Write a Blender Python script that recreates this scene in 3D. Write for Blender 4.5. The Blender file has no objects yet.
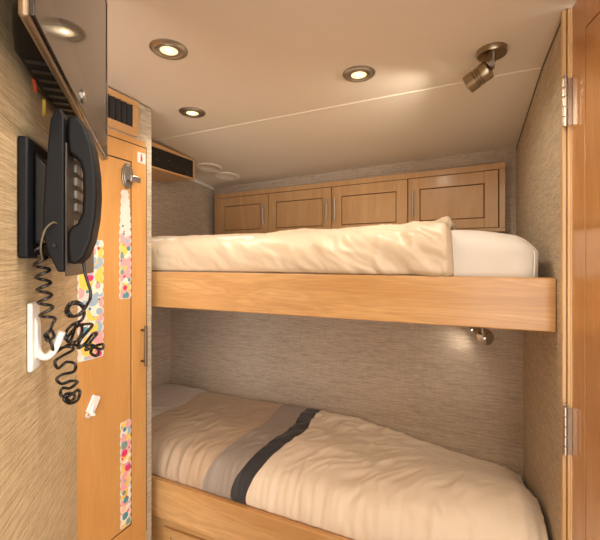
import bpy, bmesh, math, random
from mathutils import Vector, Matrix, noise
PI = math.pi
ZC = 1.45            # eye height above the floor; z values below are measured from eye height
sc = bpy.context.scene
C = sc.collection
rnd = random.Random(7)

# ------------------------------------------------------------------ materials
def new_mat(name):
    m = bpy.data.materials.new(name); m.use_nodes = True
    nt = m.node_tree
    return m, nt, nt.nodes['Principled BSDF']
def setp(b, **k):
    names = dict(color='Base Color', rough='Roughness', metal='Metallic', coat='Coat Weight', coatr='Coat Roughness',
                 spec='Specular IOR Level', sheen='Sheen Weight', emis='Emission Color', es='Emission Strength', trans='Transmission Weight')
    for q, v in k.items():
        if q in ('color', 'emis') and len(v) == 3: v = (*v, 1)
        b.inputs[names[q]].default_value = v
def plain(name, color, rough=.5, bump=0, bscale=200, **k):
    m, nt, b = new_mat(name)
    setp(b, color=color, rough=rough, **k)
    tc = nt.nodes.new('ShaderNodeTexCoord'); nz = nt.nodes.new('ShaderNodeTexNoise')
    nz.inputs['Scale'].default_value = bscale; nz.inputs['Detail'].default_value = 3
    nt.links.new(tc.outputs['Object'], nz.inputs['Vector'])
    mr = nt.nodes.new('ShaderNodeMapRange'); mr.inputs['To Min'].default_value = max(0, rough-.06); mr.inputs['To Max'].default_value = min(1, rough+.06)
    nt.links.new(nz.outputs['Fac'], mr.inputs['Value']); nt.links.new(mr.outputs['Result'], b.inputs['Roughness'])
    if bump:
        bp = nt.nodes.new('ShaderNodeBump'); bp.inputs['Strength'].default_value = bump; bp.inputs['Distance'].default_value = .001
        nt.links.new(nz.outputs['Fac'], bp.inputs['Height']); nt.links.new(bp.outputs['Normal'], b.inputs['Normal'])
    return m
def noise_tex(nt, scale, vec, detail=3, rough=.5, dist=0):
    n = nt.nodes.new('ShaderNodeTexNoise'); n.inputs['Scale'].default_value = scale
    n.inputs['Detail'].default_value = detail; n.inputs['Roughness'].default_value = rough; n.inputs['Distortion'].default_value = dist
    nt.links.new(vec, n.inputs['Vector']); return n
def mapping(nt, vec, scale):
    m = nt.nodes.new('ShaderNodeMapping'); m.inputs['Scale'].default_value = scale
    nt.links.new(vec, m.inputs['Vector']); return m.outputs['Vector']
def ramp(nt, fac, stops, interp='LINEAR'):
    r = nt.nodes.new('ShaderNodeValToRGB'); r.color_ramp.interpolation = interp
    e = r.color_ramp.elements
    while len(e) < len(stops): e.new(.5)
    for i, (p, c) in enumerate(stops):
        e[i].position = p; e[i].color = (*c, 1)
    nt.links.new(fac, r.inputs['Fac']); return r.outputs['Color']
def mixc(nt, fac, a, b, mode='MIX'):
    m = nt.nodes.new('ShaderNodeMix'); m.data_type = 'RGBA'; m.blend_type = mode
    if isinstance(fac, float): m.inputs[0].default_value = fac
    else: nt.links.new(fac, m.inputs[0])
    for s, v in ((6, a), (7, b)):
        if isinstance(v, tuple): m.inputs[s].default_value = (*v, 1)
        else: nt.links.new(v, m.inputs[s])
    return m.outputs[2]
def wood(name, light, dark, axis, rough=.32, coat=.25, grain=1.0, coatr=.15):
    m, nt, b = new_mat(name)
    tc = nt.nodes.new('ShaderNodeTexCoord').outputs['Object']
    def sc_(a, c): return tuple(a if ax == axis else c for ax in 'xyz')
    broad = noise_tex(nt, 1, mapping(nt, tc, sc_(1.6, 9)), 2, .5, 1.2)
    rings = nt.nodes.new('ShaderNodeMath'); rings.operation = 'MULTIPLY'; rings.inputs[1].default_value = 8.0
    nt.links.new(broad.outputs['Fac'], rings.inputs[0])
    fr = nt.nodes.new('ShaderNodeMath'); fr.operation = 'PINGPONG'; fr.inputs[1].default_value = .5
    nt.links.new(rings.outputs[0], fr.inputs[0])
    fine = noise_tex(nt, 1, mapping(nt, tc, sc_(9, 260)), 4, .6)
    base = ramp(nt, broad.outputs['Fac'], [(.25, dark), (.75, light)])
    mid = tuple((a*.72+c*.28)*.88 for a, c in zip(dark, light))
    r2 = ramp(nt, fr.outputs[0], [(.0, (1, 1, 1)), (.42, (0, 0, 0))])
    f1 = nt.nodes.new('ShaderNodeMath'); f1.operation = 'MULTIPLY'; f1.inputs[1].default_value = .32*grain
    nt.links.new(r2, f1.inputs[0])
    c1 = mixc(nt, f1.outputs[0], base, mid)
    fr2 = ramp(nt, fine.outputs['Fac'], [(.38, (.80, .76, .70)), (.6, (1, 1, 1))])
    c2 = mixc(nt, .55*min(1, grain), c1, fr2, 'MULTIPLY')
    nt.links.new(c2, b.inputs['Base Color'])
    setp(b, rough=rough, coat=coat, coatr=coatr)
    bp = nt.nodes.new('ShaderNodeBump'); bp.inputs['Strength'].default_value = .06; bp.inputs['Distance'].default_value = .001
    nt.links.new(fine.outputs['Fac'], bp.inputs['Height']); nt.links.new(bp.outputs['Normal'], b.inputs['Normal'])
    return m
def weave(name, light, dark, zs=150, hs=14, bump=.35):
    """linen wallpaper: slubby horizontal threads with a faint vertical weft"""
    m, nt, b = new_mat(name)
    tc = nt.nodes.new('ShaderNodeTexCoord').outputs['Object']
    th = noise_tex(nt, 1, mapping(nt, tc, (hs, hs, zs)), 4, .65, .4)
    th2 = noise_tex(nt, 1, mapping(nt, tc, (hs*3.4, hs*3.4, zs*2.1)), 2, .6)
    wf = noise_tex(nt, 1, mapping(nt, tc, (120, 120, 12)), 2, .5)
    blot = noise_tex(nt, 3.0, tc, 2)
    c0 = ramp(nt, th.outputs['Fac'], [(.30, dark), (.68, light)])
    c1 = mixc(nt, .45, c0, ramp(nt, th2.outputs['Fac'], [(.32, dark), (.66, light)]))
    c2 = mixc(nt, .35, c1, ramp(nt, wf.outputs['Fac'], [(.3, (.78, .77, .75)), (.65, (1, 1, 1))]), 'MULTIPLY')
    c3 = mixc(nt, .25, c2, ramp(nt, blot.outputs['Fac'], [(.3, (.88, .87, .86)), (.7, (1, 1, 1))]), 'MULTIPLY')
    nt.links.new(c3, b.inputs['Base Color']); setp(b, rough=.62, spec=.35)
    ad = nt.nodes.new('ShaderNodeMath'); ad.operation = 'ADD'
    nt.links.new(th.outputs['Fac'], ad.inputs[0]); nt.links.new(th2.outputs['Fac'], ad.inputs[1])
    bp = nt.nodes.new('ShaderNodeBump'); bp.inputs['Strength'].default_value = bump; bp.inputs['Distance'].default_value = .0015
    nt.links.new(ad.outputs[0], bp.inputs['Height']); nt.links.new(bp.outputs['Normal'], b.inputs['Normal'])
    return m
def cloth(name, color, var=.06, rough=.75, sheen=.15, fine=700):
    m, nt, b = new_mat(name)
    tc = nt.nodes.new('ShaderNodeTexCoord').outputs['Object']
    n1 = noise_tex(nt, fine, tc, 2); n2 = noise_tex(nt, 5, tc, 3)
    d = tuple(c*(1-var*2) for c in color)
    nt.links.new(ramp(nt, n2.outputs['Fac'], [(.3, d), (.7, color)]), b.inputs['Base Color'])
    setp(b, rough=rough, sheen=sheen)
    bp = nt.nodes.new('ShaderNodeBump'); bp.inputs['Strength'].default_value = .12; bp.inputs['Distance'].default_value = .0006
    nt.links.new(n1.outputs['Fac'], bp.inputs['Height']); nt.links.new(bp.outputs['Normal'], b.inputs['Normal'])
    return m, nt, b
def glow(name, color, strength):
    m, nt, b = new_mat(name); setp(b, color=color, rough=.2, emis=color, es=strength); return m

M = {}
M['paper'] = weave('linen_wallpaper', (.70, .59, .45), (.33, .26, .175), 130, 14, .6)
M['paper_fine'] = weave('fine_linen_wallpaper', (.78, .61, .37), (.31, .205, .095), 430, 10, .7)
M['paper_niche'] = weave('grey_linen_wallpaper', (.64, .53, .42), (.33, .26, .19), 170, 9, .5)
M['ceiling'] = plain('ceiling_fabric', (.69, .595, .485), .8, .35, 260)
M['maple_z'] = wood('honey_maple_upright', (.68, .355, .115), (.57, .275, .078), 'z', grain=.6)
M['maple_x'] = wood('honey_maple_rail', (.72, .435, .19), (.54, .285, .10), 'x', grain=1.7)
M['maple_cab'] = wood('pale_maple_doors', (.66, .41, .205), (.54, .315, .145), 'z', grain=.7)
M['maple_y'] = wood('maple_edge', (.66, .39, .17), (.54, .29, .11), 'y', grain=.6)
M['maple_door'] = wood('varnished_door', (.56, .285, .105), (.46, .215, .075), 'z', rough=.16, coat=.6, grain=.6, coatr=.05)
M['maple_light'] = wood('light_edge_wood', (.74, .50, .24), (.62, .38, .16), 'z', grain=.4)
M['groove'] = plain('dark_groove', (.06, .028, .012), .7)
M['nickel'] = plain('brushed_nickel', (.40, .37, .33), .32, .1, 400, metal=1)
M['bronze'] = plain('antique_bronze', (.36, .29, .20), .3, .05, 300, metal=1)
M['dknickel'] = plain('satin_dark_nickel', (.40, .375, .345), .35, .05, 300, metal=1)
M['darkbar'] = plain('dark_bronze_bar', (.16, .13, .10), .45, metal=1)
M['steel'] = plain('hinge_steel', (.50, .46, .40), .3, metal=1)
M['chrome'] = plain('chrome', (.62, .60, .57), .15, metal=1)
M['lens'] = glow('lamp_lens', (1, .76, .40), 1.1)
M['bulb'] = glow('lamp_bulb', (1, .92, .74), 8.0)
M['blackp'] = plain('black_plastic', (.006, .0065, .008), .5, .15, 900, spec=.22)
M['blacks'] = plain('satin_black', (.012, .012, .013), .3)
M['tvback'] = plain('tv_back_plastic', (.004, .004, .004), .6, spec=.25)
M['tvbezel'] = plain('tv_gloss_bezel', (.022, .018, .015), .14, coat=.2)
M['tvedge'] = plain('tv_bronze_edge', (.26, .19, .12), .3, metal=.7)
M['screen'] = plain('tv_screen', (.030, .028, .026), .06, spec=.5)
M['keyface'] = plain('phone_faceplate', (.055, .042, .034), .35)
M['key'] = plain('phone_key', (.30, .27, .24), .4)
M['cord'] = plain('phone_cord', (.010, .010, .010), .28, coat=.3)
M['white'] = plain('white_plastic', (.80, .78, .74), .3)
M['paperw'] = plain('white_card', (.70, .65, .58), .6)
M['clear'] = plain('amber_wire', (.11, .09, .055), .4)
M['beigep'] = plain('beige_plastic', (.80, .71, .58), .45)
M['grille'] = plain('speaker_grille', (.42, .35, .28), .6, .3, 900)
M['bead'] = plain('shadow_line_bead', (.13, .10, .07), .5)
M['floor'] = wood('floor_planks', (.30, .17, .08), (.20, .11, .05), 'y', grain=1)
M['disp'] = plain('gloss_black_panel', (.008, .008, .008), .12)
M['mark'] = plain('panel_marks', (.035, .032, .03), .5)
M['red'] = plain('red_print', (.55, .03, .09), .5)
M['sheet'], _, _ = cloth('white_sheet', (.76, .71, .64))
M['gold'], _, _ = cloth('champagne_sateen', (.665, .54, .385), .03, .42, .12)
M['cabler'] = plain('red_cable', (.35, .05, .02), .4); M['cabley'] = plain('yellow_cable', (.55, .38, .06), .4)
DOTS = {'dyellow': (.85, .58, .10), 'dpink': (.84, .36, .37), 'dmag': (.72, .04, .16), 'dblue': (.33, .45, .55), 'dteal': (.08, .27, .31),
        'dpeach': (.88, .55, .34), 'dcream': (.86, .76, .62), 'dgreen': (.20, .32, .24)}
for k_, c_ in DOTS.items(): M[k_] = plain('sticker_' + k_[1:], c_, .55)

def stripe_cloth():
    m, nt, b = new_mat('striped_duvet_cotton')
    uv = nt.nodes.new('ShaderNodeUVMap'); uv.uv_map = 'UVMap'
    sp = nt.nodes.new('ShaderNodeSeparateXYZ'); nt.links.new(uv.outputs['UV'], sp.inputs[0])
    tc = nt.nodes.new('ShaderNodeTexCoord').outputs['Object']
    mr = nt.nodes.new('ShaderNodeMapRange'); mr.inputs['From Min'].default_value = -1.7; mr.inputs['From Max'].default_value = .3
    nt.links.new(sp.outputs['X'], mr.inputs['Value'])
    g = lambda x: (x+1.7)/2.0
    col = ramp(nt, mr.outputs['Result'], [(0, (.60, .53, .47)), (g(-1.41), (.50, .365, .245)), (g(-.905), (.335, .28, .235)), (g(-.775), (.030, .031, .036)),
                                          (g(-.700), (.80, .68, .53))], 'CONSTANT')
    n2 = noise_tex(nt, 4, tc, 3)
    c2 = mixc(nt, .6, col, ramp(nt, n2.outputs['Fac'], [(.3, (.90, .88, .86)), (.7, (1, 1, 1))]), 'MULTIPLY')
    nt.links.new(c2, b.inputs['Base Color']); setp(b, rough=.62, sheen=.15)
    n1 = noise_tex(nt, 600, tc, 2)
    bp = nt.nodes.new('ShaderNodeBump'); bp.inputs['Strength'].default_value = .1; bp.inputs['Distance'].default_value = .0006
    nt.links.new(n1.outputs['Fac'], bp.inputs['Height']); nt.links.new(bp.outputs['Normal'], b.inputs['Normal'])
    return m
M['stripes'] = stripe_cloth()

# ------------------------------------------------------------------ mesh building
ROOT = {}
class MB:
    def __init__(s, frame=None):
        s.bm = bmesh.new(); s.frame = frame; s.mi = 0
    def _add(s, verts, faces):
        vs = [s.bm.verts.new(v) for v in verts]
        for f in faces:
            try:
                fc = s.bm.faces.new([vs[i] for i in f]); fc.material_index = s.mi
            except ValueError: pass
        return s
    def box(s, x0, x1, y0, y1, z0, z1):
        v = [(x, y, z) for x in (x0, x1) for y in (y0, y1) for z in (z0, z1)]
        return s._add(v, [(0, 1, 3, 2), (4, 6, 7, 5), (0, 4, 5, 1), (2, 3, 7, 6), (0, 2, 6, 4), (1, 5, 7, 3)])
    def hexa(s, v):   # 8 corners: bottom 4 then top 4
        return s._add(v, [(0, 3, 2, 1), (4, 5, 6, 7), (0, 1, 5, 4), (1, 2, 6, 5), (2, 3, 7, 6), (3, 0, 4, 7)])
    def prism(s, poly, axis, a0, a1):
        n = len(poly)
        def p(q, a):
            if axis == 'x': return (a, q[0], q[1])
            if axis == 'y': return (q[0], a, q[1])
            return (q[0], q[1], a)
        v = [p(q, a0) for q in poly] + [p(q, a1) for q in poly]
        f = [tuple(range(n-1, -1, -1)), tuple(range(n, 2*n))] + [(i, (i+1) % n, n+(i+1) % n, n+i) for i in range(n)]
        return s._add(v, f)
    def lathe(s, prof, o, axis, seg=40, close=True):
        """prof: (radius, distance along axis) list; ends at r=0 or capped"""
        o = Vector(o); ax = Vector(axis).normalized()
        t = Vector((0, 0, 1)) if abs(ax.z) < .9 else Vector((1, 0, 0))
        e1 = ax.cross(t).normalized(); e2 = ax.cross(e1)
        v = []; f = []
        for r, d in prof:
            for k in range(seg):
                a = 2*PI*k/seg
                v.append(o + ax*d + (e1*math.cos(a)+e2*math.sin(a))*max(r, 1e-5))
        m = len(prof)
        for i in range(m-1):
            for k in range(seg):
                k2 = (k+1) % seg
                f.append((i*seg+k, i*seg+k2, (i+1)*seg+k2, (i+1)*seg+k))
        if close:
            f.append(tuple(range(seg-1, -1, -1))); f.append(tuple((m-1)*seg+k for k in range(seg)))
        return s._add(v, f)
    def cyl(s, p0, p1, r, seg=24, r1=None):
        p0 = Vector(p0); p1 = Vector(p1); L = (p1-p0).length
        return s.lathe([(r, 0), (r if r1 is None else r1, L)], p0, p1-p0, seg)
    def tube(s, pts, r, seg=8):
        pts = [Vector(p) for p in pts]; n = len(pts); v = []; f = []
        up = None
        for i, p in enumerate(pts):
            t = (pts[min(i+1, n-1)]-pts[max(i-1, 0)])
            if t.length < 1e-9: t = Vector((0, 0, 1))
            t.normalize()
            if up is None: up = t.orthogonal().normalized()
            up = (up - t*up.dot(t))
            up = up.normalized() if up.length > 1e-6 else t.orthogonal().normalized()
            sd = t.cross(up)
            for k in range(seg):
                a = 2*PI*k/seg; v.append(p+(up*math.cos(a)+sd*math.sin(a))*r)
        for i in range(n-1):
            for k in range(seg):
                k2 = (k+1) % seg; f.append((i*seg+k, i*seg+k2, (i+1)*seg+k2, (i+1)*seg+k))
        f.append(tuple(range(seg-1, -1, -1))); f.append(tuple((n-1)*seg+k for k in range(seg)))
        return s._add(v, f)
    def ring(s, o, axis, ro, ri, d, seg=48):
        return s.lathe([(ri, 0), (ro, 0), (ro, d), (ri, d), (ri, 0)], o, axis, seg, close=False)
    def grid(s, nu, nv, fn, uvfn=None):
        P = [[s.bm.verts.new(fn(i/nu, j/nv)) for j in range(nv+1)] for i in range(nu+1)]
        lay = s.bm.loops.layers.uv.get('UVMap') or s.bm.loops.layers.uv.new('UVMap')
        for i in range(nu):
            for j in range(nv):
                q = ((i, j), (i+1, j), (i+1, j+1), (i, j+1))
                fc = s.bm.faces.new([P[a][b] for a, b in q])
                for lp, (a, b) in zip(fc.loops, q):
                    lp[lay].uv = uvfn(a/nu, b/nv) if uvfn else (a/nu, b/nv)
        return s
    def rbox(s, x0, x1, y0, y1, z0, z1, r, n=16, disp=None):
        c = Vector(((x0+x1)/2, (y0+y1)/2, (z0+z1)/2)); h = Vector(((x1-x0)/2, (y1-y0)/2, (z1-z0)/2))
        cnt = [max(6, int(n*min(3, q/max(r, .001)/2))) for q in h]
        cache = {}
        def vert(p):
            key = tuple(round(a, 5) for a in p)
            if key in cache: return cache[key]
            inner = Vector([max(-h[i]+r, min(h[i]-r, p[i])) for i in range(3)])
            d = p-inner
            q = inner + (d.normalized()*r if d.length > 1e-9 else d)
            q = q + c
            if disp: q = disp(q)
            cache[key] = s.bm.verts.new(q); return cache[key]
        def samples(i):
            m = cnt[i]; L = []
            k = 6
            for a in range(k): L.append(-h[i]+r*a/k)
            for a in range(m+1): L.append(-h[i]+r+(2*h[i]-2*r)*a/m)
            for a in range(1, k+1): L.append(h[i]-r+r*a/k)
            return L
        S = [samples(i) for i in range(3)]
        for ax in range(3):
            u, v = [(1, 2), (2, 0), (0, 1)][ax]
            for sg in (-1, 1):
                for a in range(len(S[u])-1):
                    for b in range(len(S[v])-1):
                        vs = []
                        for (i, j) in ((a, b), (a+1, b), (a+1, b+1), (a, b+1)):
                            p = Vector((0, 0, 0)); p[ax] = sg*h[ax]; p[u] = S[u][i]; p[v] = S[v][j]; vs.append(vert(p))
                        if sg < 0: vs.reverse()
                        if len(set(vs)) == 4:
                            try:
                                fc = s.bm.faces.new(vs); fc.material_index = s.mi
                            except ValueError: pass
        return s

def wmat(o):
    return ROOT[o.name]
def base_props(o, label=None, cat=None, group=None, kind=None):
    if label: o['label'] = label
    if cat: o['category'] = cat
    if group: o['group'] = group
    if kind: o['kind'] = kind
def thing(name, label, cat, loc, rotz=0, group=None):
    o = bpy.data.objects.new(name, None); C.objects.link(o); o.empty_display_size = .05
    o.location = (loc[0], loc[1], loc[2]+ZC); o.rotation_euler = (0, 0, rotz)
    base_props(o, label, cat, group)
    ROOT[o.name] = Matrix.Translation(o.location) @ Matrix.Rotation(rotz, 4, 'Z')
    return o
def obj(name, mb, mats, parent=None, bevel=.0012, smooth=True, seg=2, ang=35, label=None, cat=None, group=None, kind=None, solid=0, recalc=True):
    bm = mb.bm
    if mb.frame:
        for v in bm.verts: v.co = mb.frame(*v.co)
    if recalc: bmesh.ops.recalc_face_normals(bm, faces=bm.faces)
    for v in bm.verts: v.co.z += ZC
    if parent is None:
        xs = [v.co for v in bm.verts]
        o0 = Vector(((min(a.x for a in xs)+max(a.x for a in xs))/2, (min(a.y for a in xs)+max(a.y for a in xs))/2, min(a.z for a in xs)))
        W = Matrix.Translation(o0)
    else: W = wmat(parent)
    bm.transform(W.inverted())
    me = bpy.data.meshes.new(name); bm.to_mesh(me); bm.free()
    if not isinstance(mats, (list, tuple)): mats = [mats]
    for m in mats: me.materials.append(M[m] if isinstance(m, str) else m)
    o = bpy.data.objects.new(name, me); C.objects.link(o)
    if parent is None: o.location = W.translation
    else: o.parent = parent
    ROOT[o.name] = W
    if smooth:
        for p in me.polygons: p.use_smooth = True
        me.set_sharp_from_angle(angle=math.radians(ang))
    if solid:
        md = o.modifiers.new('thickness', 'SOLIDIFY'); md.thickness = solid; md.offset = -1
    if bevel:
        md = o.modifiers.new('bevel', 'BEVEL'); md.width = bevel; md.segments = seg; md.limit_method = 'ANGLE'; md.angle_limit = math.radians(40)
    base_props(o, label, cat, group, kind)
    return o
def dup(root, loc, label=None, group=None):
    r = root.copy(); C.objects.link(r); r.location = (loc[0], loc[1], loc[2]+ZC)
    if label: r['label'] = label
    if group: r['group'] = group
    for ch in list(root.children):
        c = ch.copy(); C.objects.link(c); c.parent = r
        for g in list(ch.children):
            d = g.copy(); C.objects.link(d); d.parent = c
    return r
def struct(name, mb, mat, bevel=0, **k): return obj(name, mb, mat, None, bevel=bevel, kind='structure', **k)

# frames of the slanting phone wall (s along wall away from the doorway, h off the wall) and the television swung off it
W_, N_ = (-.658, .753), (.753, .658)
def PW(s, h, z): return Vector((s*W_[0]+(h-.19)*N_[0], s*W_[1]+(h-.19)*N_[1], z))
A_, Q_ = (-.695, .719), (.719, .695)
def TV(a, q, z): return Vector((a*A_[0]+q*Q_[0], a*A_[1]+q*Q_[1], z))
ROT_PW = math.atan2(-W_[1], -W_[0]); ROT_TV = math.atan2(-A_[1], -A_[0])

# ------------------------------------------------------------------ setting
XL, XR, YB, YBL = -1.665, .2255, 2.17, 1.83
ZF, ZT = -1.45, .61
struct('floor', MB().box(-1.75, 1.2, -1.0, 2.25, ZF-.05, ZF), 'floor')
struct('ceiling', MB().hexa([(-1.75, -1.0, ZT), (1.2, -1.0, ZT), (1.2, 1.36, ZT), (-1.75, 1.488, ZT),
                             (-1.75, -1.0, ZT+.05), (1.2, -1.0, ZT+.05), (1.2, 1.36, ZT+.05), (-1.75, 1.488, ZT+.05)]), 'ceiling')
zb = .521
struct('ceiling_rear', MB().hexa([(-1.75, 1.488, ZT-.0015), (XR+.03, 1.402, ZT-.0015), (XR+.03, 2.34, zb-.009), (-1.75, 2.34, zb-.009),
                                  (-1.75, 1.488, ZT+.05), (XR+.03, 1.402, ZT+.05), (XR+.03, 2.34, zb+.05), (-1.75, 2.34, zb+.05)]), 'ceiling')
struct('wall_back_upper', MB(lambda x, y, z: Vector((x, y-(x+.69)*.105, z))).box(-1.75, XR+.05, YB-.004, YB+.05, -.21, .60), 'paper_niche')
struct('wall_back_lower', MB().box(-1.70, XR+.002, YBL, YBL+.05, ZF, -.215), 'paper_niche')
struct('wall_left', MB().box(XL-.05, XL, 1.16, YB+.16, ZF, ZT), 'paper_niche')
struct('wall_right', MB().box(XR, XR+.05, 1.122, YB+.05, ZF, ZT), 'paper')
struct('wall_front_left', MB(PW).box(-.25, .836, -.03, 0, ZF, ZT), 'paper_fine')
struct('wall_hall', MB().box(-1.70, -1.153, -1.0, .44, ZF, ZT), 'paper')
# thin bead at right wall and ceiling, coloured dark as the shadow gap
b = MB(); b.hexa([(XR-.003, 1.12, ZT-.007), (XR, 1.12, ZT-.007), (XR, 1.405, ZT-.007), (XR-.003, 1.405, ZT-.007),
                  (XR-.003, 1.12, ZT), (XR, 1.12, ZT), (XR, 1.405, ZT), (XR-.003, 1.405, ZT)])
b.hexa([(XR-.003, 1.405, ZT-.008), (XR, 1.405, ZT-.008), (XR, 2.168, zb-.009), (XR-.003, 2.168, zb-.009),
        (XR-.003, 1.405, ZT-.001), (XR, 1.405, ZT-.001), (XR, 2.168, zb-.001), (XR-.003, 2.168, zb-.001)])
struct('trim_1', b, 'bead', bevel=.001)
b = MB(); b.hexa([(XL, 1.80, .545), (XL+.008, 1.80, .545), (XL+.008, 2.262, .505), (XL, 2.262, .505), (XL, 1.80, .566), (XL+.008, 1.80, .566), (XL+.008, 2.262, .524), (XL, 2.262, .524)])
b.bm.verts.ensure_lookup_table()
struct('lit_corner_strip', b, 'white', bevel=.002)  # white strip puts the lit corner of wall and ceiling into colour
b = MB(); b.hexa([(XL, 1.4825, ZT-.0035), (XR-.004, 1.4015, ZT-.0035), (XR-.004, 1.4045, ZT-.0035), (XL, 1.4855, ZT-.0035),
                  (XL, 1.4825, ZT+.001), (XR-.004, 1.4015, ZT+.001), (XR-.004, 1.4045, ZT+.001), (XL, 1.4855, ZT+.001)])
struct('trim_4', b, 'beigep')
# doorway jamb, grooved light wood edge
b = MB(); b.box(.2187, .2265, 1.104, 1.1215, ZF, .609); b.box(.2265, .2285, 1.110, 1.1215, ZF, .609); b.box(.2285, .2370, 1.100, 1.1215, ZF, .609)
struct('trim_3', b, 'maple_light', bevel=.0012)

# open door against the right: local p along the door from the hinge edge, q out of its face (towards the room)
DV = Vector((.2, -.98)).normalized(); DN = Vector((-DV[1]*-1, 0)); DN = Vector((-.98, -.2)).normalized()
def DR(p, q, z): return Vector((.2348+DV[0]*p+DN[0]*q, 1.089+DV[1]*p+DN[1]*q, z))
L_ = .72; SW = .058; ZD0, ZD1 = -1.44, .604
gz0, gz1 = -1.31, .520
b = MB(DR)
g = .0022
b.box(0, SW, -.02, 0, ZD0, ZD1); b.box(L_-SW, L_, -.02, 0, ZD0, ZD1)
b.box(SW, L_-SW, -.02, 0, gz1, ZD1); b.box(SW, L_-SW, -.02, 0, ZD0, gz0)
door = struct('door_1', b, 'maple_door', bevel=.0008)
ROOT[door.name] = wmat(door)
b = MB(DR); b.box(SW+g, L_-SW-g, -.018, -.0008, gz0+g, gz1-g); obj('door_panel', b, 'maple_door', door, bevel=.001)
b = MB(DR); b.box(SW-.004, L_-SW+.004, -.019, -.010, gz0-.004, gz1+.004); obj('panel_groove', b, 'groove', door, bevel=0)
for zc in (.378, -.408):
    b = MB(DR)
    o = DR(.0, .009, 0)
    for k in range(5):
        z0 = zc-.058+k*.0235
        b2 = MB(); 
        b.cyl((.001, .0150, z0), (.001, .0150, z0+.0195), .0055, 20)
    b.box(-.001, .003, .0003, .0130, zc-.056, zc+.056)
    hg = obj('hinge', b, 'steel', door, bevel=.0006)
    b = MB(DR); b.cyl((.001, .0150, zc-.0575), (.001, .0150, zc+.059), .003, 12)
    b.lathe([(.0045, 0), (.0058, .002), (.003, .005)], (.001, .0150, zc+.0595), (0, 0, 1), 16)
    obj('hinge_pin', b, 'dknickel', hg, bevel=0)

# ------------------------------------------------------------------ wardrobe on the left
XW = -1.15
wd = thing('wardrobe', 'tall honey maple wardrobe left of the bunks, with polka dot strips on its door', 'wardrobe', (-1.40, .80, ZF))
b = MB(); b.box(-1.66, XW-.003, .45, 1.158, ZF, .605)
obj('carcass', b, 'paper', wd, bevel=.002, label='wallpaper covered wardrobe body')
b = MB(); b.box(XW-.003, XW+.001, .53, 1.124, -1.10, -1.064); b.box(XW-.003, XW+.001, .53, 1.124, .4385, .462)
b.box(XW-.003, XW+.001, .45, .53, -1.10, .462)
obj('face_frame', b, 'maple_z', wd, bevel=.0008)
D0, D1, DZ0, DZ1 = .533, 1.123, -1.061, .436
G0, G1, GZ0, GZ1 = .600, 1.053, -.994, .370
b = MB(); xo, xf = XW-.0028, XW+.004
b.box(xo, xf, D0, G0, DZ0, DZ1); b.box(xo, xf, G1, D1, DZ0, DZ1); b.box(xo, xf, G0, G1, DZ0, GZ0); b.box(xo, xf, G0, G1, GZ1, DZ1)
wdoor = obj('door', b, 'maple_z', wd, bevel=.0012)
b = MB(); b.box(xo, xf-.0008, G0+.005, G1-.005, GZ0+.005, GZ1-.005); obj('door_panel', b, 'maple_z', wdoor, bevel=.001)
b = MB(); b.box(xo, xf-.0022, G0-.003, G1+.003, GZ0-.003, GZ1+.003); b.box(xo, xf-.002, D1-.002, D1+.0045, DZ0, DZ1+.005); b.box(xo, xf-.002, D0, D1, DZ1-.002, DZ1+.0045)
obj('panel_groove', b, 'groove', wdoor, bevel=0)
def bar_pull(b, at, axis, out, L, r=.005, so=.028):
    at = Vector(at); ax = Vector(axis); o = Vector(out)
    b.cyl(at+o*so-ax*L/2, at+o*so+ax*L/2, r, 16)
    for sg in (-1, 1): b.cyl(at+ax*(sg*(L/2-.018)), at+o*so+ax*(sg*(L/2-.018)), r*.8, 12)
b = MB(); bar_pull(b, (xf, 1.098, -.330), (0, 0, 1), (1, 0, 0), .155, .0055, .024)
obj('pull_handle', b, 'darkbar', wdoor, bevel=.0005)
b = MB()
lat = []
for k in range(40):
    a = 2*PI*k/40; lat.append((1.030+.0255*math.cos(a), .311+.0475*math.sin(a)))
b.prism(lat, 'x', xf, xf+.006)
b.prism([(1.030+(y-1.030)*.72, .311+(z-.311)*.8) for y, z in lat], 'x', xf+.006, xf+.0085)
lt = obj('latch', b, 'nickel', wdoor, bevel=.0015, label='oval brushed nickel latch plate')
b = MB(); b.cyl((xf+.008, 1.034, .300), (xf+.022, 1.034, .300), .006, 16); b.box(xf+.018, xf+.026, 1.026, 1.072, .289, .312)
obj('latch_lever', b, 'dknickel', lt, bevel=.003)

# vent above the wardrobe
vt = thing('air_vent', 'wood framed air vent with black vertical louvres above the wardrobe', 'vent', (XW, .98, .467))
b = MB(); y0, y1, z0, z1 = .80, 1.081, .468, .603; iy0, iy1, iz0, iz1 = .828, 1.055, .498, .580
xa, xb = XW-.0028, XW+.010
b.box(xa, xb, y0, y1, iz1, z1); b.box(xa, xb, y0, y1, z0, iz0); b.box(xa, xb, y0, iy0, iz0, iz1); b.box(xa, xb, iy1, y1, iz0, iz1)
obj('vent_frame', b, 'maple_y', vt, bevel=.002)
obj('vent_backing', MB().box(xa, xa+.002, iy0, iy1, iz0, iz1), 'tvback', vt, bevel=0)
for k in range(9):
    y = iy0+.014+k*.0252
    b = MB(); b.hexa([(xa+.002, y-.008, iz0), (xa+.002, y-.0055, iz0), (xb-.001, y+.006, iz0), (xb-.001, y+.0035, iz0),
                      (xa+.002, y-.008, iz1), (xa+.002, y-.0055, iz1), (xb-.001, y+.006, iz1), (xb-.001, y+.0035, iz1)])
    obj('louvre', b, 'blacks', vt, bevel=0)

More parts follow.
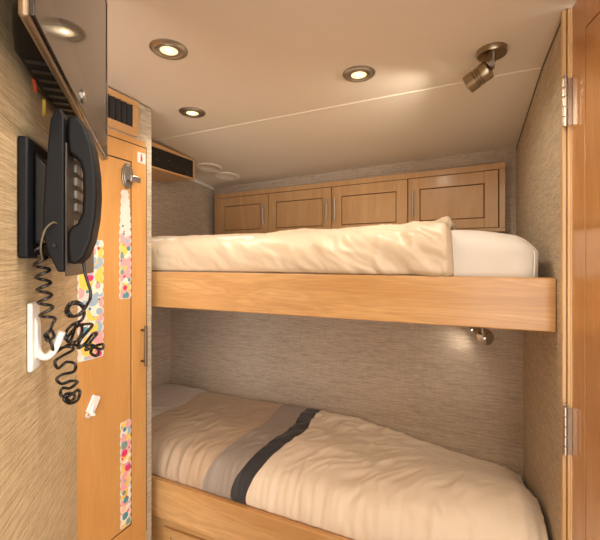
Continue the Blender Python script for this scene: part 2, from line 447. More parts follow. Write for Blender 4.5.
# tag sticker with a little red figure
tg = thing('warning_sticker', 'small white sticker with a red pictogram at the top corner of the wardrobe door', 'sticker', (xf, 1.098, .376))
obj('card', MB().box(xf, xf+.0008, 1.079, 1.118, .374, .414), 'paperw', tg, bevel=0)
b = MB(); b.box(xf+.0008, xf+.0012, 1.094, 1.103, .380, .400); b.box(xf+.0008, xf+.0012, 1.095, 1.102, .402, .408)
obj('pictogram', b, 'red', tg, bevel=0)

# polka-dot paper strips
def strip(label, y0, y1, z0, z1, seed, torn=False, tl=0):
    r = random.Random(seed)
    t = thing('polka_dot_strip', label, 'sticker', (xf, (y0+y1)/2, z0), group='polka dot border strips on the wardrobe')
    n = max(6, int((z1-z0)/.028))
    top = z1
    pts_r = []; pts_l = []
    N = n*6
    for i in range(N+1):
        z = z0+(top-z0)*i/N
        sc_ = .005*abs(math.sin(PI*i/6))
        wl = y0-.0005+(.005-sc_); wr = y1-(.005-sc_)
        if torn and z > z1-.16:
            f = (z-(z1-.16))/.16
            wl += (y1-y0)*(.16*f+.10*noise.noise(Vector((i*.7, seed, 0)))*(f > .1)); wr -= (y1-y0)*(.26*f*f+.10*noise.noise(Vector((i*.9, seed, 5)))*(f > .1))
            if wr < wl+.004: wr = wl+.004
        pts_l.append((wl, z)); pts_r.append((wr, z))
    b = MB()
    for i in range(N):
        a, c_, d, e = pts_l[i], pts_r[i], pts_r[i+1], pts_l[i+1]
        x0, x1 = xf-.0004, xf+.0006
        b._add([(x0, *a), (x0, *c_), (x1, *c_), (x1, *a), (x0, *e), (x0, *d), (x1, *d), (x1, *e)],
               [(2, 3, 7, 6), (1, 2, 6, 5), (3, 0, 4, 7)] + ([(0, 1, 2, 3)] if i == 0 else []) + ([(4, 7, 6, 5)] if i == N-1 else []))
    obj('paper_strip', b, 'paperw', t, bevel=0)
    b = MB(); names = list(DOTS); w = y1-y0
    lay = 0
    zlim = z1-.175 if torn else z1
    def disc(cy, cz, rad, mi):
        nonlocal lay
        lay += 1
        x = xf+.0007+lay*.000004
        b.mi = mi
        vs = [(x, min(y1-.0045, max(y0+.0045, cy+rad*math.cos(2*PI*k/20))), min(z1-.003, max(z0+.003, cz+rad*math.sin(2*PI*k/20)))) for k in range(20)]
        b._add(vs, [tuple(range(20))])
    zz = z0
    while zz < zlim:
        for q in range(2): disc(y0+w*r.random(), zz+r.uniform(-.01, .01), r.uniform(.018, .028), names.index(r.choice(['dyellow', 'dyellow', 'dyellow', 'dpink', 'dcream', 'dpink', 'dblue'])))
        zz += .024
    zz = z0+.012
    while zz < zlim-.005:
        disc(y0+w*r.uniform(.2, .85), zz, r.uniform(.008, .0145), names.index(r.choice(['dmag', 'dpink', 'dteal', 'dblue', 'dmag', 'dyellow', 'dpeach', 'dgreen'])))
        disc(y0+w*r.uniform(.1, .9), zz+.012, r.uniform(.003, .006), names.index(r.choice(['dmag', 'dteal', 'dblue', 'dpeach'])))
        zz += .029
    if torn:
        for q in range(3): disc(y0+w*r.uniform(.2, .5), zlim+r.uniform(.0, .05), r.uniform(.003, .006), names.index(r.choice(['dmag', 'dteal', 'dblue'])))
    obj('polka_dots', b, names, t, bevel=0, smooth=False, recalc=False)
strip('wide polka dot paper strip on the wardrobe door, behind the dangling phone cord', .835, .932, -.332, .068, 3)
strip('polka dot paper strip with torn white top, below the oval wardrobe latch', .996, 1.050, -.143, .258, 11, True)
strip('lowest polka dot paper strip, at the bottom of the wardrobe door', 1.000, 1.050, -.982, -.592, 23)

# small white stick-on hook on the wardrobe door
hk = thing('adhesive_hook', 'small white tilted stick-on hook on the wardrobe door below the phone cord', 'hook', (xf, .885, -.525))
def hook_frame(cy, cz, tilt):
    ct, st = math.cos(tilt), math.sin(tilt)
    return lambda u, v, x: Vector((xf+x, cy+u*ct-v*st*-1, cz+v*ct-u*st))
F = hook_frame(.885, -.490, math.radians(28))
b = MB(F); b.rbox(-.0165, .0165, -.020, .036, 0, .009, .0043, 6); obj('hook_plate', b, 'white', hk, bevel=0)
b = MB(F); b.tube([(0, .006, .004), (0, -.006, .008), (0, -.016, .012), (0, -.024, .019), (0, -.021, .027)], .0048, 10); obj('hook_arm', b, 'white', hk, bevel=0)
b = MB(F); b.ring((0, -.027, 0), (0, 0, 1), .0095, .005, .004, 24); obj('hook_loop', b, 'white', hk, bevel=0)

# ------------------------------------------------------------------ control panel box
cp = thing('control_panel', 'black control panel in a maple housing under the ceiling, left of the overhead cabinet', 'control panel', (-1.56, 1.5, .478))
yP0, yP1, xP = 1.165, 1.752, -1.420
zt0 = .585
b = MB(); b.hexa([(XL+.002, yP0, .461), (xP-.012, yP0, .461), (xP-.012, yP1, .461), (XL+.002, yP1, .461),
                  (XL+.002, yP0, .597), (xP-.012, yP0, .597), (xP-.012, yP1, .574), (XL+.002, yP1, .574)])
obj('housing', b, 'maple_y', cp, bevel=.002)
b = MB(); fx0, fx1 = xP-.012, xP
b.box(fx0, fx1, yP0, yP1, .457, .4675); b.box(fx0, fx1, yP1-.012, yP1, .4675, .565)
b.hexa([(fx0, yP0, .565), (fx1, yP0, .565), (fx1, yP1, .565), (fx0, yP1, .565), (fx0, yP0, .598), (fx1, yP0, .598), (fx1, yP1, .575), (fx0, yP1, .575)])
obj('front_frame', b, 'maple_y', cp, bevel=.001)
b = MB(); b.box(fx0+.001, xP-.003, yP0, yP1-.012, .4675, .565)
face = obj('panel_face', b, 'disp', cp, bevel=0)
for (y, z, w_, h_) in ((1.46, .532, .012, .008), (1.45, .505, .030, .004), (1.54, .520, .020, .004), (1.56, .505, .012, .004), (1.61, .500, .010, .010), (1.68, .492, .012, .010)):
    obj('button', MB().box(xP-.003, xP-.0022, y, y+w_, z-h_/2, z+h_/2), 'mark', face, bevel=0)

# ------------------------------------------------------------------ overhead cabinet
oc = thing('overhead_cabinet', 'low four door maple cabinet along the back wall above the upper bunk', 'cabinet', (-.69, 2.14, .12))
CX0, CX1, CZ0, CZ1, YC = -1.620, .176, .135, .462, 2.118
def CB(x, y, z): return Vector((x, y-(x+.69)*.105, z))
b = MB(CB); b.box(CX0, CX1, YC, 2.164, CZ1-.030, CZ1); b.box(CX0, CX1, YC, 2.164, CZ0, CZ0+.02)
b.box(CX0, CX0+.028, YC, 2.164, CZ0+.02, CZ1-.030); b.box(CX1-.026, CX1, YC, 2.164, CZ0+.02, CZ1-.030)
b.box(CX0+.028, CX1-.026, YC+.012, 2.164, CZ0+.02, CZ1-.03)
cf = obj('cabinet_frame', b, 'maple_cab', oc, bevel=.0015)
b = MB(CB); b.box(CX0+.022, CX1-.020, YC+.004, YC+.0125, CZ0+.016, CZ1-.026); obj('shadow_gap', b, 'groove', oc, bevel=0)
xs = [CX0+.030, -1.165, -.717, -.277, CX1-.028]
yd = YC-.006
for k in range(4):
    x0, x1 = xs[k]+.0025, xs[k+1]-.0025; z0, z1 = CZ0+.021, CZ1-.034; sw = .058
    b = MB(CB); b.box(x0, x0+sw, yd, YC+.011, z0, z1); b.box(x1-sw, x1, yd, YC+.011, z0, z1)
    b.box(x0+sw, x1-sw, yd, YC+.011, z1-sw, z1); b.box(x0+sw, x1-sw, yd, YC+.011, z0, z0+sw*.8)
    d = obj('cabinet_door', b, 'maple_cab', oc, bevel=.0015)
    obj('door_panel', MB(CB).box(x0+sw+.004, x1-sw-.004, yd+.002, YC+.010, z0+sw*.8+.004, z1-sw-.004), 'maple_cab', d, bevel=.002)
    obj('panel_groove', MB(CB).box(x0+sw-.002, x1-sw+.002, YC+.003, YC+.010, z0+sw*.8-.002, z1-sw+.002), 'groove', d, bevel=0)
    hx = (x1-.026) if k < 2 else (x0+.026)
    if k == 2: hx = x0+.022
    b = MB(CB); bar_pull(b, (hx, yd, .292), (0, 0, 1), (0, -1, 0), .135, .0048, .024)
    obj('pull_handle', b, 'dknickel', d, bevel=0)

# ------------------------------------------------------------------ bunks
YR = 1.2
ub = thing('upper_bunk', 'upper bunk with a broad maple front rail spanning the recess', 'bunk bed', (-.72, 1.68, -.195))
b = MB(); b.box(XL+.001, XR-.001, YR, YR+.024, -.194, -.048); obj('front_rail', b, 'maple_x', ub, bevel=.004, seg=3)
b = MB(); b.box(XL+.001, XR-.001, YR+.024, YB-.001, -.190, -.165); obj('bed_base', b, 'maple_x', ub, bevel=0)
b = MB(); b.box(XR-.022, XR-.001, YR-.001, YR+.03, -.19, -.05)
lb = thing('lower_bunk', 'lower bunk with a maple front rail and drawer front near the floor', 'bunk bed', (-.72, 1.5, ZF))
b = MB()
def YL(x): return 1.200-.040*(x+1.13)/1.35
x0, x1 = XL+.001, XR-.001
b.hexa([(x0, YL(x0), -1.063), (x1, YL(x1), -1.063), (x1, YL(x1)+.024, -1.063), (x0, YL(x0)+.024, -1.063),
        (x0, YL(x0), -.909), (x1, YL(x1), -.909), (x1, YL(x1)+.024, -.909), (x0, YL(x0)+.024, -.909)])
obj('front_rail', b, 'maple_x', lb, bevel=.004, seg=3)
obj('bed_base', MB().box(x0, x1, 1.26, YBL-.001, -1.05, -1.02), 'maple_x', lb, bevel=0)
b = MB(); b.box(x0, -1.160, 1.235, 1.26, ZF+.001, -1.066); b.box(-1.160, x1, 1.235, 1.26, -1.115, -1.066); b.box(-1.160, x1, 1.235, 1.26, ZF+.001, ZF+.08)
b.box(-.5, -.44, 1.235, 1.26, ZF+.08, -1.115); b.box(x1-.04, x1, 1.235, 1.26, ZF+.08, -1.115)
obj('base_frame', b, 'maple_x', lb, bevel=.001)
for (a, c_) in ((-1.158, -.502), (-.438, x1-.042)):
    b = MB(); b.box(a, a+.035, 1.226, 1.255, ZF+.082, -1.117); b.box(c_-.035, c_, 1.226, 1.255, ZF+.082, -1.117)
    b.box(a+.035, c_-.035, 1.226, 1.255, -1.150, -1.117); b.box(a+.035, c_-.035, 1.226, 1.255, ZF+.082, ZF+.115)
    dr = obj('drawer', b, 'maple_x', lb, bevel=.0015)
    obj('drawer_panel', MB().box(a+.038, c_-.038, 1.233, 1.254, ZF+.118, -1.153), 'maple_cab', dr, bevel=.0015)

def ridged(x, y, z=0): return 1-abs(noise.noise(Vector((x, y, z))))*2
def wr(x, y, seed=0):
    return noise.noise(Vector((x, y, seed)))

# upper mattress with white fitted sheet
def dm(q):
    x, y, z = q
    if z > .0: z -= .034*max(0, (x+.01)/.19)**2*max(0, min(1, z/.08))
    y -= (x+.69)*.105*max(0, min(1, (y-1.4)/.6))
    q = Vector((x, y, z))
    if z > -.1:
        k = max(0, min(1, (z+.12)/.1))
        q.y -= .004*k*wr(x*9, z*9, 2); q.z += .004*k*wr(x*7, y*5, 4); q.x += .003*k*wr(y*8, z*14, 6)
    return q
um = thing('mattress', 'white sheeted mattress showing at the right end of the upper bunk', 'mattress', (-.73, 1.68, -.164))
b = MB(); b.rbox(-1.655, .195, 1.229, 2.03, -.163, .094, .062, 12, dm); obj('fitted_sheet', b, 'sheet', um, bevel=0, ang=80)
# stitched seam round the end
pts = []
for k in range(60):
    t = k/59
    z = -.05+t*.10
    pts.append(dm(Vector((.1925-.004*abs(t-.5), 1.275, z))))
b = MB(); b.tube([(p.x-.013, 1.2405, p.z) for p in pts], .0022, 8); obj('seam_piping', b, 'sheet', um, bevel=0)

def path_eval(path, v):
    L = [0]
    for a, c_ in zip(path, path[1:]): L.append(L[-1]+math.hypot(c_[0]-a[0], c_[1]-a[1]))
    d = v*L[-1]
    for i in range(len(path)-1):
        if d <= L[i+1] or i == len(path)-2:
            f = (d-L[i])/(L[i+1]-L[i]); a, c_ = path[i], path[i+1]
            return a[0]+(c_[0]-a[0])*f, a[1]+(c_[1]-a[1])*f, d, L[-1]
def smooth_path(p, it=3):
    for _ in range(it):
        q = [p[0]]
        for a, c_ in zip(p, p[1:]):
            q += [(a[0]*.75+c_[0]*.25, a[1]*.75+c_[1]*.25), (a[0]*.25+c_[0]*.75, a[1]*.25+c_[1]*.75)]
        p = q+[p[-1]]
    return p
def sstep(a, b_, x):
    t = max(0, min(1, (x-a)/(b_-a))); return t*t*(3-2*t)

UP = smooth_path([(1.227, -.046), (1.210, -.040), (1.207, .02), (1.226, .070), (1.30, .101), (1.45, .109), (1.80, .108), (2.02, .103), (2.058, .09), (2.06, .0)])
UX0, UX1 = -1.659, -.034
def upper(u, v):
    # v nonuniform so that the front roll gets more rows
    v2 = v**1.5
    x = UX0+(UX1-UX0)*u
    y, z, d, L = path_eval(UP, v2); y2, z2, _, _ = path_eval(UP, min(1, v2+.004)); y1, z1, _, _ = path_eval(UP, max(0, v2-.004))
    ny, nz = -(z2-z1), (y2-y1); l = math.hypot(ny, nz) or 1; ny /= l; nz /= l
    front = 1-sstep(.10, .30, d)
    tuck = sstep(0, .03, d)
    end = sstep(-.62, -.06, x)
    # drape: diagonal folds on the hanging front, stronger towards the folded-back end
    dg = .015*(.35+1.0*end)*wr(x*7+d*13, d*2.2-x*1.2, 1) + .007*(.4+.9*end)*wr(x*17+d*22, d*5, 3)
    sharp = ridged(x*5.0+d*11+.8*wr(x*4, d*6, 9), d*2.0, 5)
    dg += .013*(.3+end)*max(0, sharp-.45)
    dg += .007*(.3+end)*(ridged(x*13+d*19+1.2*wr(x*6, d*9, 41), d*4.0, 43)-.5)
    dg += .0045*(.5+end)*(ridged(x*24+d*30+1.6*wr(x*9, d*12, 71), d*7.0, 73)-.5)
    top = .006*wr(x*4, d*5, 11)+.004*ridged(x*6-d*5, d*6+x*2, 13)
    disp = (dg*(.5+.5*front) + top*(1-front)*1.2)*tuck
    # sag at the far left, fuller at the right end
    disp += (.009*sstep(-.76, -.66, x+.03*wr(d*6, 2, 81))+.013*sstep(-.42, -.08, x))*tuck*(1-.3*front)
    disp += .010*sstep(-.50, -.15, x)*wr(x*24+d*5+1.1*wr(x*5, d*7, 83), d*2.5, 85)*tuck*(.4+.6*front)
    disp -= .012*(1-sstep(-1.66, -1.3, x))*(1-front)*tuck
    # folded lip rolling down on to the sheet
    lip = 1-sstep(0, .022, UX1-x)
    wob = .010*wr(d*9, 3.3, 21)+.006*wr(d*25, 1, 22)
    disp += .010*sstep(.10, .02, UX1-x)*tuck - .024*lip*lip*tuck
    x += wob*sstep(-.35, -.04, x)-.02*end*front*sstep(.0, .12, d)*0
    return Vector((x, y+ny*disp-(x+.69)*.105*sstep(1.4, 2.0, y), z+nz*disp))
b = MB(); b.grid(300, 110, upper)
o = obj('duvet', b, 'gold', None, bevel=0, ang=180, solid=.012, label='champagne sateen duvet on the upper bunk, folded edge showing at right', cat='duvet', recalc=False)
if sum(p.normal.z*p.area for p in o.data.polygons) < 0: o.data.flip_normals()

# lower bunk
obj('mattress', MB().rbox(-1.65, .17, 1.265, 1.80, -1.018, -.93, .04, 8), 'sheet', lb, bevel=0, ang=80)
LX0, LX1 = -1.660, .212
def lower(u, v):
    v2 = v**1.25
    x = LX0+(LX1-LX0)*u
    yf = YL(x)+.026
    z0 = -.915
    t_r = sstep(-.35, .20, x)
    zt = -.770-.004*sstep(-1.3, -1.6, x)
    P = [(yf+.004, z0), (yf-.012, -.900), (yf-.006, -.85), (yf+.025, -.795), (yf+.10, zt), (yf+.25, zt+.010), (1.68, zt+.008), (1.80, zt+.004), (1.826, zt-.004), (1.827, zt-.06)]
    P = smooth_path(P, 2)
    y, z, d, L = path_eval(P, v2); y2, z2, _, _ = path_eval(P, min(1, v2+.004)); y1, z1, _, _ = path_eval(P, max(0, v2-.004))
    ny, nz = -(z2-z1), (y2-y1); l = math.hypot(ny, nz) or 1; ny /= l; nz /= l
    tuck = sstep(0, .03, d)
    back = sstep(L, L-.12, d)
    # the far right corner slopes away, the near right corner is plumped up
    dip = -.105*sstep(-.62, .20, x)*sstep(1.25, 1.80, y)
    rise = .060*sstep(-.45, .10, x)*sstep(1.80, 1.30, y)*tuck
    edge = -.05*sstep(.13, .212, x)**2*(1-.5*sstep(1.2, 1.7, y))
    z += (dip+rise+edge)*tuck
    # folds: vertical gathers on the front, diagonal creases on top
    front = 1-sstep(.10, .26, d)
    ga = .008*wr(x*26+2*wr(x*6, d*8, 2), d*3, 1)+.006*wr(x*52, d*4, 7)
    cr = .007*wr(x*3.0-d*2.0, d*4.2+x*1.5, 31)+.005*ridged(x*5.0-d*4.5+.5*wr(x*5, d*5, 8), d*3.5+x*3.0, 33)*sstep(-.9, -.3, x)
    cr += .010*(ridged(x*12-d*10+wr(x*7, d*7, 51), d*5+x*4, 35)-.4)*sstep(-.95, -.5, x)*(1-.6*t_r)+.003*wr(x*10, d*16, 37)+.006*ridged(x*22-d*17+1.5*wr(x*8, d*8, 61), d*6+x*5, 63)
    pil = .020*sstep(-1.30, -1.50, x)*sstep(1.30, 1.45, y)
    disp = (ga*front+cr*(1-front)*.9)*tuck*(.25+.75*back)+pil*back
    return Vector((x, min(1.8285, y+ny*disp), z+nz*disp))
def luv(u, v):
    x = LX0+(LX1-LX0)*u
    return (x-.075*(v-.28)+.022*math.sin(v*7.2+.6)*1.0+.006*math.sin(v*17), v)
b = MB(); b.grid(300, 120, lower, luv)
o = obj('duvet', b, 'stripes', None, bevel=0, ang=180, solid=.012, label='cream duvet on the lower bunk with tan, grey and black stripes', cat='duvet', recalc=False)
if sum(p.normal.z*p.area for p in o.data.polygons) < 0: o.data.flip_normals()

# reading lamp on the lower back wall
rl = thing('reading_lamp', 'small chrome swivel reading lamp on the back wall of the lower bunk', 'lamp', (.078, YBL, -.335))
b = MB(); b.lathe([(.036, 0), (.036, .004), (.030, .009), (.016, .012), (.012, .014)], (.078, YBL, -.335), (0, -1, 0), 40); obj('wall_plate', b, 'chrome', rl, bevel=0)
b = MB(); b.tube([(.078, YBL-.012, -.330), (.076, YBL-.028, -.322), (.070, YBL-.038, -.300), (.066, YBL-.040, -.275)], .006, 12); b.box(.062, .070, YBL-.05, YBL-.03, -.285, -.262); obj('swivel_arm', b, 'chrome', rl, bevel=.001)
b = MB(); b.lathe([(.014, 0), (.020, .006), (.020, .055), (.024, .06), (.021, .06), (.018, .05)], (.066, YBL-.03, -.257), (-.60, -.32, -.73), 32); obj('lamp_head', b, 'chrome', rl, bevel=0)
b = MB(); b.lathe([(.017, 0), (.017, .002)], (.066-.60*.048, YBL-.03-.32*.048, -.257-.73*.048), (-.60, -.32, -.73), 24); obj('lens', b, 'lens', rl, bevel=0)

# ------------------------------------------------------------------ ceiling fittings
def downlight(loc, label):
    x, y, z = loc
    t = thing('downlight', label, 'ceiling light', loc, group='recessed downlights in the ceiling')
    b = MB(); b.lathe([(.053, 0), (.053, .002), (.048, .0065), (.040, .008), (.034, .006), (.029, .0025), (.029, 0)], (x, y, z), (0, 0, -1), 56)
    obj('trim_ring', b, 'dknickel', t, bevel=0)
    b = MB(); b.ring((x, y, z-.0020), (0, 0, -1), .032, .025, .004, 40); obj('inner_rim', b, 'nickel', t, bevel=.0005)
    b = MB(); b.lathe([(.0285, 0), (.0285, .0030), (.018, .0040), (.004, .0044)], (x, y, z-.0005), (0, 0, -1), 40); ln = obj('lens', b, 'lens', t, bevel=0)
    b = MB(); b.lathe([(.008, 0), (.008, .002), (.004, .004)], (x, y, z-.004), (0, 0, -1), 24); obj('bulb', b, 'bulb', ln, bevel=0)
    return t
d1 = downlight((-.785, .854, ZT), 'recessed downlight nearest the television, largest of the three')
dup(d1, (-1.030, 1.256, ZT), 'recessed downlight nearest the black control panel, smallest of the three')
dup(d1, (-.318, 1.214, ZT), 'recessed downlight in the middle of the ceiling, left of the bronze spotlight')

def rear_z(x, y):
    ys = 1.402+(XR+.03-x)/2.003*.086
    return ZT-.0015+(zb-.009-ZT+.0015)*(y-ys)/(2.34-ys)
spn = Vector((0, -.105, -1)).normalized()
def speaker(x, y, label):
    z = rear_z(x, y)
    t = thing('ceiling_speaker', label, 'speaker', (x, y, z), group='round beige ceiling speakers')
    b = MB(); b.lathe([(.078, 0), (.078, .003), (.072, .0075), (.062, .008), (.056, .004)], (x, y, z), spn, 48); obj('speaker_ring', b, 'beigep', t, bevel=0)
    b = MB(); b.lathe([(.0565, 0), (.0565, .0042), (.03, .003), (.004, .0025)], (x, y, z), spn, 40); obj('grille', b, 'grille', t, bevel=0)
speaker(-1.42, 1.885, 'round beige ceiling disc beside the end of the control panel')
speaker(-1.405, 2.055, 'round beige ceiling disc nearest the overhead cabinet')

sp = thing('spotlight', 'antique bronze swivel spotlight on the ceiling near the right wall', 'spotlight', (.072, 1.232, ZT))
bx, by = .072, 1.232
b = MB(); b.lathe([(.041, 0), (.041, .012), (.039, .016), (.034, .0165), (.010, .0165)], (bx, by, ZT), (0, 0, -1), 48); obj('ceiling_rose', b, 'bronze', sp, bevel=0)
b = MB(); b.tube([(bx+.004, by, ZT-.014), (bx+.003, by-.001, ZT-.032), (bx-.001, by-.002, ZT-.046)], .0075, 12); b.cyl((bx-.001, by-.016, ZT-.046), (bx-.001, by+.012, ZT-.046), .009, 20)
obj('stem', b, 'dknickel', sp, bevel=0)
ha = Vector((.0645, 1.235, .5577)); hb = Vector((.0084, 1.258, .531)); hd = (hb-ha).normalized()
h0 = ha - hd*.004
prof = [(.014, 0), (.0255, .003), (.0275, .008)]
for k in range(3): prof += [(.0275, .024+k*.007), (.0240, .0252+k*.007), (.0240, .0278+k*.007), (.0275, .029+k*.007)]
prof += [(.0275, .070), (.0255, .071), (.0245, .064)]
b = MB(); b.lathe(prof, h0, hd, 40); obj('lamp_head', b, 'bronze', sp, bevel=0, ang=25)
b = MB(); b.lathe([(.0244, 0), (.0244, .002)], h0+hd*.0635, hd, 32); obj('lens', b, 'bulb', sp, bevel=0)

# ------------------------------------------------------------------ television
tv = thing('television', 'black flat television with bronze edge hung in the top left corner over the phone', 'television', TV(.62, -.13, .21), ROT_TV)
a0, a1, q1, z0, z1 = .394, .914, -.102, .213, .575
b = MB(TV); b.box(a0, a1, q1-.013, q1-.004, z0, z1); bz = obj('cabinet_edge', b, 'tvedge', tv, bevel=.004, seg=3, label='bronze television edge')
b = MB(TV); bw = .030; q0 = q1-.0045
b.box(a0+.002, a1-.002, q0, q1, z0+.003, z0+.052); b.box(a0+.002, a1-.002, q0, q1, z1-bw, z1-.003)
b.box(a0+.002, a0+bw, q0, q1, z0+.052, z1-bw); b.box(a1-.014, a1-.002, q0, q1, z0+.052, z1-bw)
obj('bezel', b, 'tvbezel', tv, bevel=.001)
obj('screen', MB(TV).box(a0+bw, a1-.014, q0, q1-.0012, z0+.052, z1-bw), 'screen', tv, bevel=0)
b = MB(TV); b.prism([(a0+.004, q1-.013), (a1-.006, q1-.013), (a1-.02, q1-.022), (a1-.16, q1-.036), (a0+.20, q1-.046), (a0+.10, q1-.044), (a0+.06, q1-.034), (a0+.02, q1-.022)], 'z', z0+.012, z1-.01)
bk = obj('back_housing', b, 'tvback', tv, bevel=.010, seg=4)
for k in range(12):
    b = MB(TV); a = a0+.06+k*.024
    b.box(a+.05, a+.058, q1-.038, q1-.018, z0+.0105, z0+.0125); obj('vent_slot', b, 'blacks', bk, bevel=0)
b = MB(TV); b.lathe([(.010, 0), (.010, .0015), (.008, .003), (.003, .0035)], (.623, q1, z0+.023), (0, 1, 0), 28); obj('power_button', b, 'dknickel', tv, bevel=0)
b = MB(TV); b.box(.50, .62, q1-.056, q1-.040, .33, .45); obj('wall_mount', b, 'blacks', tv, bevel=.002)

for col, p in (('cabler', [(.545, .018, .235), (.554, .016, .226), (.566, .014, .216)]), ('cabley', [(.585, .018, .214), (.592, .016, .206), (.604, .012, .200), (.615, .012, .205)]), ('white', [(.66, .02, .205), (.68, .016, .200)])):
    b = MB(PW); b.tube(p, .0022, 8); obj('cable', b, col, tv, bevel=0)
# ------------------------------------------------------------------ telephone
ph = thing('wall_telephone', 'black corded telephone on the wallpapered wall under the television', 'telephone', PW(.62, 0, -.02), ROT_PW)
b = MB(PW); b.box(.546, .68, 0.0005, .0125, .002, .153); obj('wall_bracket', b, 'blackp', ph, bevel=.003)
b = MB(PW); b.prism([(.0125, .020), (.030, .030), (.032, .118), (.0125, .140)], 'x', .565, .665); obj('stand', b, 'blacks', ph, bevel=.003)
body = [(.051, .182), (.047, .192), (.042, .190), (.036, .176), (.031, .120), (.028, .060), (.028, .030), (.034, .008), (.044, -.015), (.051, -.015)]
b = MB(PW); b.prism(body, 'x', .546, .704); bd = obj('phone_body', b, 'blackp', ph, bevel=.002, seg=3)
b = MB(PW); b.box(.550, .712, .0512, .0530, -.021, .150); fp = obj('faceplate', b, 'keyface', ph, bevel=.001)
for r_ in range(5):
    for c_ in range(3):
        s_ = .592+c_*.021; z_ = .142-r_*.0175
        b = MB(PW); b.rbox(s_-.0075, s_+.0075, .0525, .0575, z_-.0055, z_+.0055, .0018, 4)
        obj('key', b, 'key', fp, bevel=0)
b = MB(PW); b.box(.586, .634, .0528, .0540, .040, .054); obj('label_strip', b, 'key', fp, bevel=0)
hs = [(.053, .186), (.064, .187), (.074, .174), (.0815, .150), (.0860, .115), (.0868, .085), (.0850, .055), (.0800, .025), (.072, .004), (.062, -.006), (.054, -.004),
      (.052, .020), (.053, .036), (.058, .044), (.064, .048), (.0690, .060), (.0705, .085), (.0700, .112), (.067, .127), (.060, .134), (.054, .138), (.052, .160)]
b = MB(PW); b.prism(hs, 'x', .553, .594); obj('handset', b, 'blackp', ph, bevel=.005, seg=4)
b = MB(PW); b.lathe([(.0025, 0), (.0025, .003)], (.5463, .041, .018), (-1, 0, 0), 16); obj('jack_port', b, 'blacks', bd, bevel=0)
# cords
def catmull(p, n=16):
    p = [Vector(q) for q in p]; out = []
    for i in range(len(p)-1):
        a, b1, c1, d = p[max(0, i-1)], p[i], p[i+1], p[min(len(p)-1, i+2)]
        for k in range(n):
            t = k/n; out.append(.5*((2*b1)+(-a+c1)*t+(2*a-5*b1+4*c1-d)*t*t+(-a+3*b1-3*c1+d)*t**3))
    return out+[p[-1]]
def coil(guide, R, turns, n=18, ph0=0, rvar=None):
    g = catmull(guide, 40); L = [0]
    for a, c_ in zip(g, g[1:]): L.append(L[-1]+(c_-a).length)
    out = []; N = int(turns*n); j = 0; up = None
    for i in range(N+1):
        d = L[-1]*i/N
        while j < len(L)-2 and L[j+1] < d: j += 1
        f = (d-L[j])/max(1e-9, L[j+1]-L[j]); p = g[j].lerp(g[j+1], f)
        t = (g[min(j+4, len(g)-1)]-g[max(j-3, 0)]).normalized()
        if up is None: up = t.orthogonal().normalized()
        up = (up-t*up.dot(t)).normalized(); sd = t.cross(up)
        a = 2*PI*i/n+ph0; r = R*(rvar(i/N) if rvar else 1)
        out.append(p+(up*math.cos(a)+sd*math.sin(a))*r)
    return out
LOW = [(0.598, 0.025, -0.129), (0.605, 0.031, -0.123), (0.591, 0.047, -0.119), (0.598, 0.049, -0.125), (0.605, 0.034, -0.134), (0.591, 0.029, -0.138), (0.598, 0.031, -0.149), (0.605, 0.039, -0.143), (0.591, 0.053, -0.143), (0.598, 0.05, -0.155), (0.605, 0.034, -0.16), (0.591, 0.031, -0.162), (0.599, 0.035, -0.171), (0.605, 0.045, -0.17), (0.591, 0.056, -0.168), (0.599, 0.045, -0.178), (0.605, 0.034, -0.179), (0.591, 0.036, -0.184), (0.599, 0.043, -0.189), (0.604, 0.054, -0.183), (0.591, 0.059, -0.184), (0.599, 0.054, -0.196), (0.604, 0.044, -0.201), (0.591, 0.04, -0.191), (0.599, 0.04, -0.186), (0.604, 0.046, -0.187), (0.591, 0.053, -0.188), (0.599, 0.046, -0.196), (0.604, 0.039, -0.193)]
LINK = [(0.59, 0.023, -0.096), (0.585, 0.019, -0.1), (0.58, 0.024, -0.107), (0.59, 0.028, -0.104), (0.585, 0.027, -0.095), (0.58, 0.023, -0.097), (0.59, 0.022, -0.107), (0.585, 0.027, -0.114)]
UP = [(0.607, 0.066, -0.061), (0.607, 0.061, -0.07), (0.592, 0.056, -0.076), (0.607, 0.043, -0.08), (0.607, 0.038, -0.072), (0.592, 0.046, -0.06), (0.607, 0.052, -0.059), (0.607, 0.061, -0.067), (0.592, 0.06, -0.075), (0.607, 0.047, -0.079), (0.607, 0.041, -0.07), (0.592, 0.049, -0.061), (0.607, 0.056, -0.064), (0.607, 0.061, -0.074), (0.592, 0.061, -0.083), (0.608, 0.048, -0.09), (0.606, 0.04, -0.098), (0.592, 0.041, -0.107), (0.608, 0.043, -0.114), (0.606, 0.048, -0.102), (0.592, 0.055, -0.087), (0.608, 0.058, -0.097), (0.606, 0.055, -0.11), (0.592, 0.049, -0.114), (0.608, 0.039, -0.111), (0.606, 0.051, -0.095), (0.592, 0.066, -0.089), (0.608, 0.071, -0.093), (0.606, 0.065, -0.102), (0.592, 0.059, -0.111), (0.608, 0.053, -0.125), (0.606, 0.062, -0.119), (0.592, 0.075, -0.103), (0.608, 0.077, -0.106), (0.605, 0.069, -0.117), (0.592, 0.066, -0.125), (0.608, 0.073, -0.124), (0.605, 0.085, -0.121), (0.592, 0.086, -0.125), (0.609, 0.072, -0.126), (0.605, 0.07, -0.133), (0.592, 0.08, -0.134), (0.609, 0.079, -0.13), (0.605, 0.071, -0.121), (0.592, 0.059, -0.119), (0.609, 0.043, -0.119), (0.605, 0.034, -0.123), (0.592, 0.029, -0.125)]
HC = [(0.59, 0.063, 0.003), (0.59, 0.065, -0.014), (0.59, 0.068, -0.028), (0.59, 0.072, -0.042), (0.59, 0.072, -0.053)]
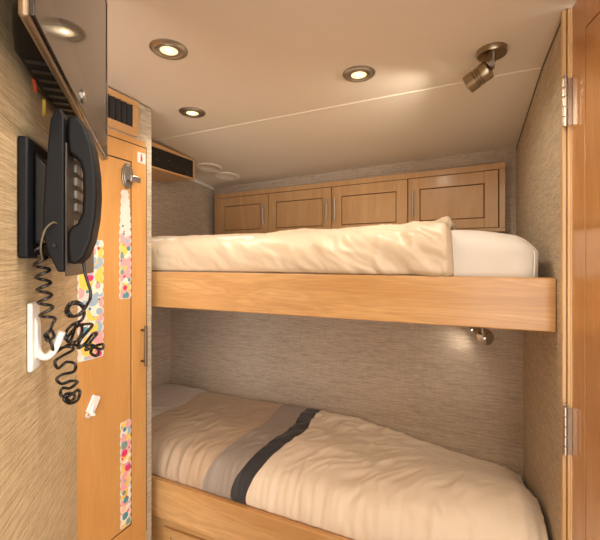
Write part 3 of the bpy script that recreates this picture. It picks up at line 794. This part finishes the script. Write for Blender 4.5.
CA = [(0.572, 0.013, 0.026), (0.572, 0.017, 0.004), (0.572, 0.02, -0.013), (0.572, 0.022, -0.039), (0.572, 0.024, -0.063), (0.572, 0.027, -0.081)]
tw = lambda L: [PW(*p) for p in L]
c1 = coil(tw(CA), .0078, 6.6, 22)
b = MB(); b.tube(c1+catmull([c1[-1]]+tw(LINK)+tw(LOW), 10)[1:], .0021, 8)
b2 = MB(); b2.tube(catmull([PW(.585, .027, -.114)]+tw(UP[::-1])+tw(HC[::-1])+[PW(.585, .060, .008)], 10), .0021, 8)
obj('coiled_cord', b, 'cord', ph, bevel=0, ang=180)
obj('coiled_cord', b2, 'cord', ph, bevel=0, ang=180)
b = MB(); b.tube(catmull([PW(.545, .043, .046), PW(.540, .040, .046), PW(.533, .034, .036), PW(.532, .030, .015), PW(.545, .028, .000), PW(.56, .02, .004)], 14), .0012, 8)
obj('line_cord', b, 'clear', ph, bevel=0, ang=180)

# white hook on the phone wall that holds the cord
wh = thing('adhesive_hook', 'large white stick-on hook on the wallpapered wall, holding the phone cord', 'hook', PW(.59, 0, -.147), ROT_PW)
def tap(q):
    return q
b = MB(PW); b.rbox(.576, .606, .0005, .0075, -.147, -.056, .0034, 8); hp = obj('hook_plate', b, 'white', wh, bevel=0)
b = MB(PW); b.tube(catmull([(.592, .006, -.112), (.592, .010, -.126), (.592, .018, -.131), (.592, .026, -.125), (.592, .032, -.112), (.592, .037, -.098)], 12), .0048, 14)
obj('hook_arm', b, 'white', wh, bevel=0, ang=80)
b = MB(PW); b.prism([(.006, -.070), (.010, -.085), (.011, -.118), (.006, -.138)], 'x', .585, .601); obj('hook_spine', b, 'white', wh, bevel=.002)

# ------------------------------------------------------------------ lights
def spot(name, loc, to, power, size=.03, angle=150, blend=.6, color=(1, .80, .56)):
    l = bpy.data.lights.new(name, 'SPOT'); l.energy = power; l.spot_size = math.radians(angle); l.spot_blend = blend; l.shadow_soft_size = size; l.color = color
    o = bpy.data.objects.new(name, l); C.objects.link(o); o.location = (loc[0], loc[1], loc[2]+ZC)
    d = Vector(to)-Vector(loc); o.rotation_euler = d.to_track_quat('-Z', 'Y').to_euler(); return o
WARM = (1, .87, .71)
for i, (x, y) in enumerate(((-.785, .854), (-1.03, 1.256), (-.318, 1.214), (-.02, .36), (.35, -.35), (-.45, -.55))):  # first three sit in the downlights, the rest are added unseen fill lamps
    spot('downlight_and_fill_lamp', (x, y, ZT-.02), (x, y, -1), 6.0 if i < 3 else 11.0, .03, (118, 128, 170)[i] if i < 3 else 170, .8 if i < 2 else .4, WARM)
tip = h0+hd*.075
spot('spotlight_lamp', tip, tip+hd, 6.0, .02, 118, .7, (1, .92, .80))
lt_ = Vector((.066, YBL-.03, -.257))+Vector((-.60, -.32, -.73)).normalized()*.068
spot('reading_lamp_lamp', lt_, lt_+Vector((-.60, -.32, -.73)), 1.0, .02, 165, 1.0, WARM)

w = bpy.data.worlds.new('World'); sc.world = w; w.use_nodes = True
w.node_tree.nodes['Background'].inputs['Color'].default_value = (1, .95, .895, 1)
w.node_tree.nodes['Background'].inputs['Strength'].default_value = 2.9

cam = bpy.data.cameras.new('Camera'); co = bpy.data.objects.new('Camera', cam); C.objects.link(co)
co.location = (0, 0, ZC); co.rotation_euler = (PI/2, 0, math.radians(23.5))
cam.sensor_fit = 'HORIZONTAL'; cam.sensor_width = 36; cam.lens = 36*379/600; cam.shift_y = -10/600; cam.clip_start = .01
sc.camera = co
sc.view_settings.view_transform = 'Standard'; sc.view_settings.look = 'None'; sc.view_settings.gamma = 1; sc.view_settings.use_curve_mapping = False
sc.view_settings.exposure = 0.40
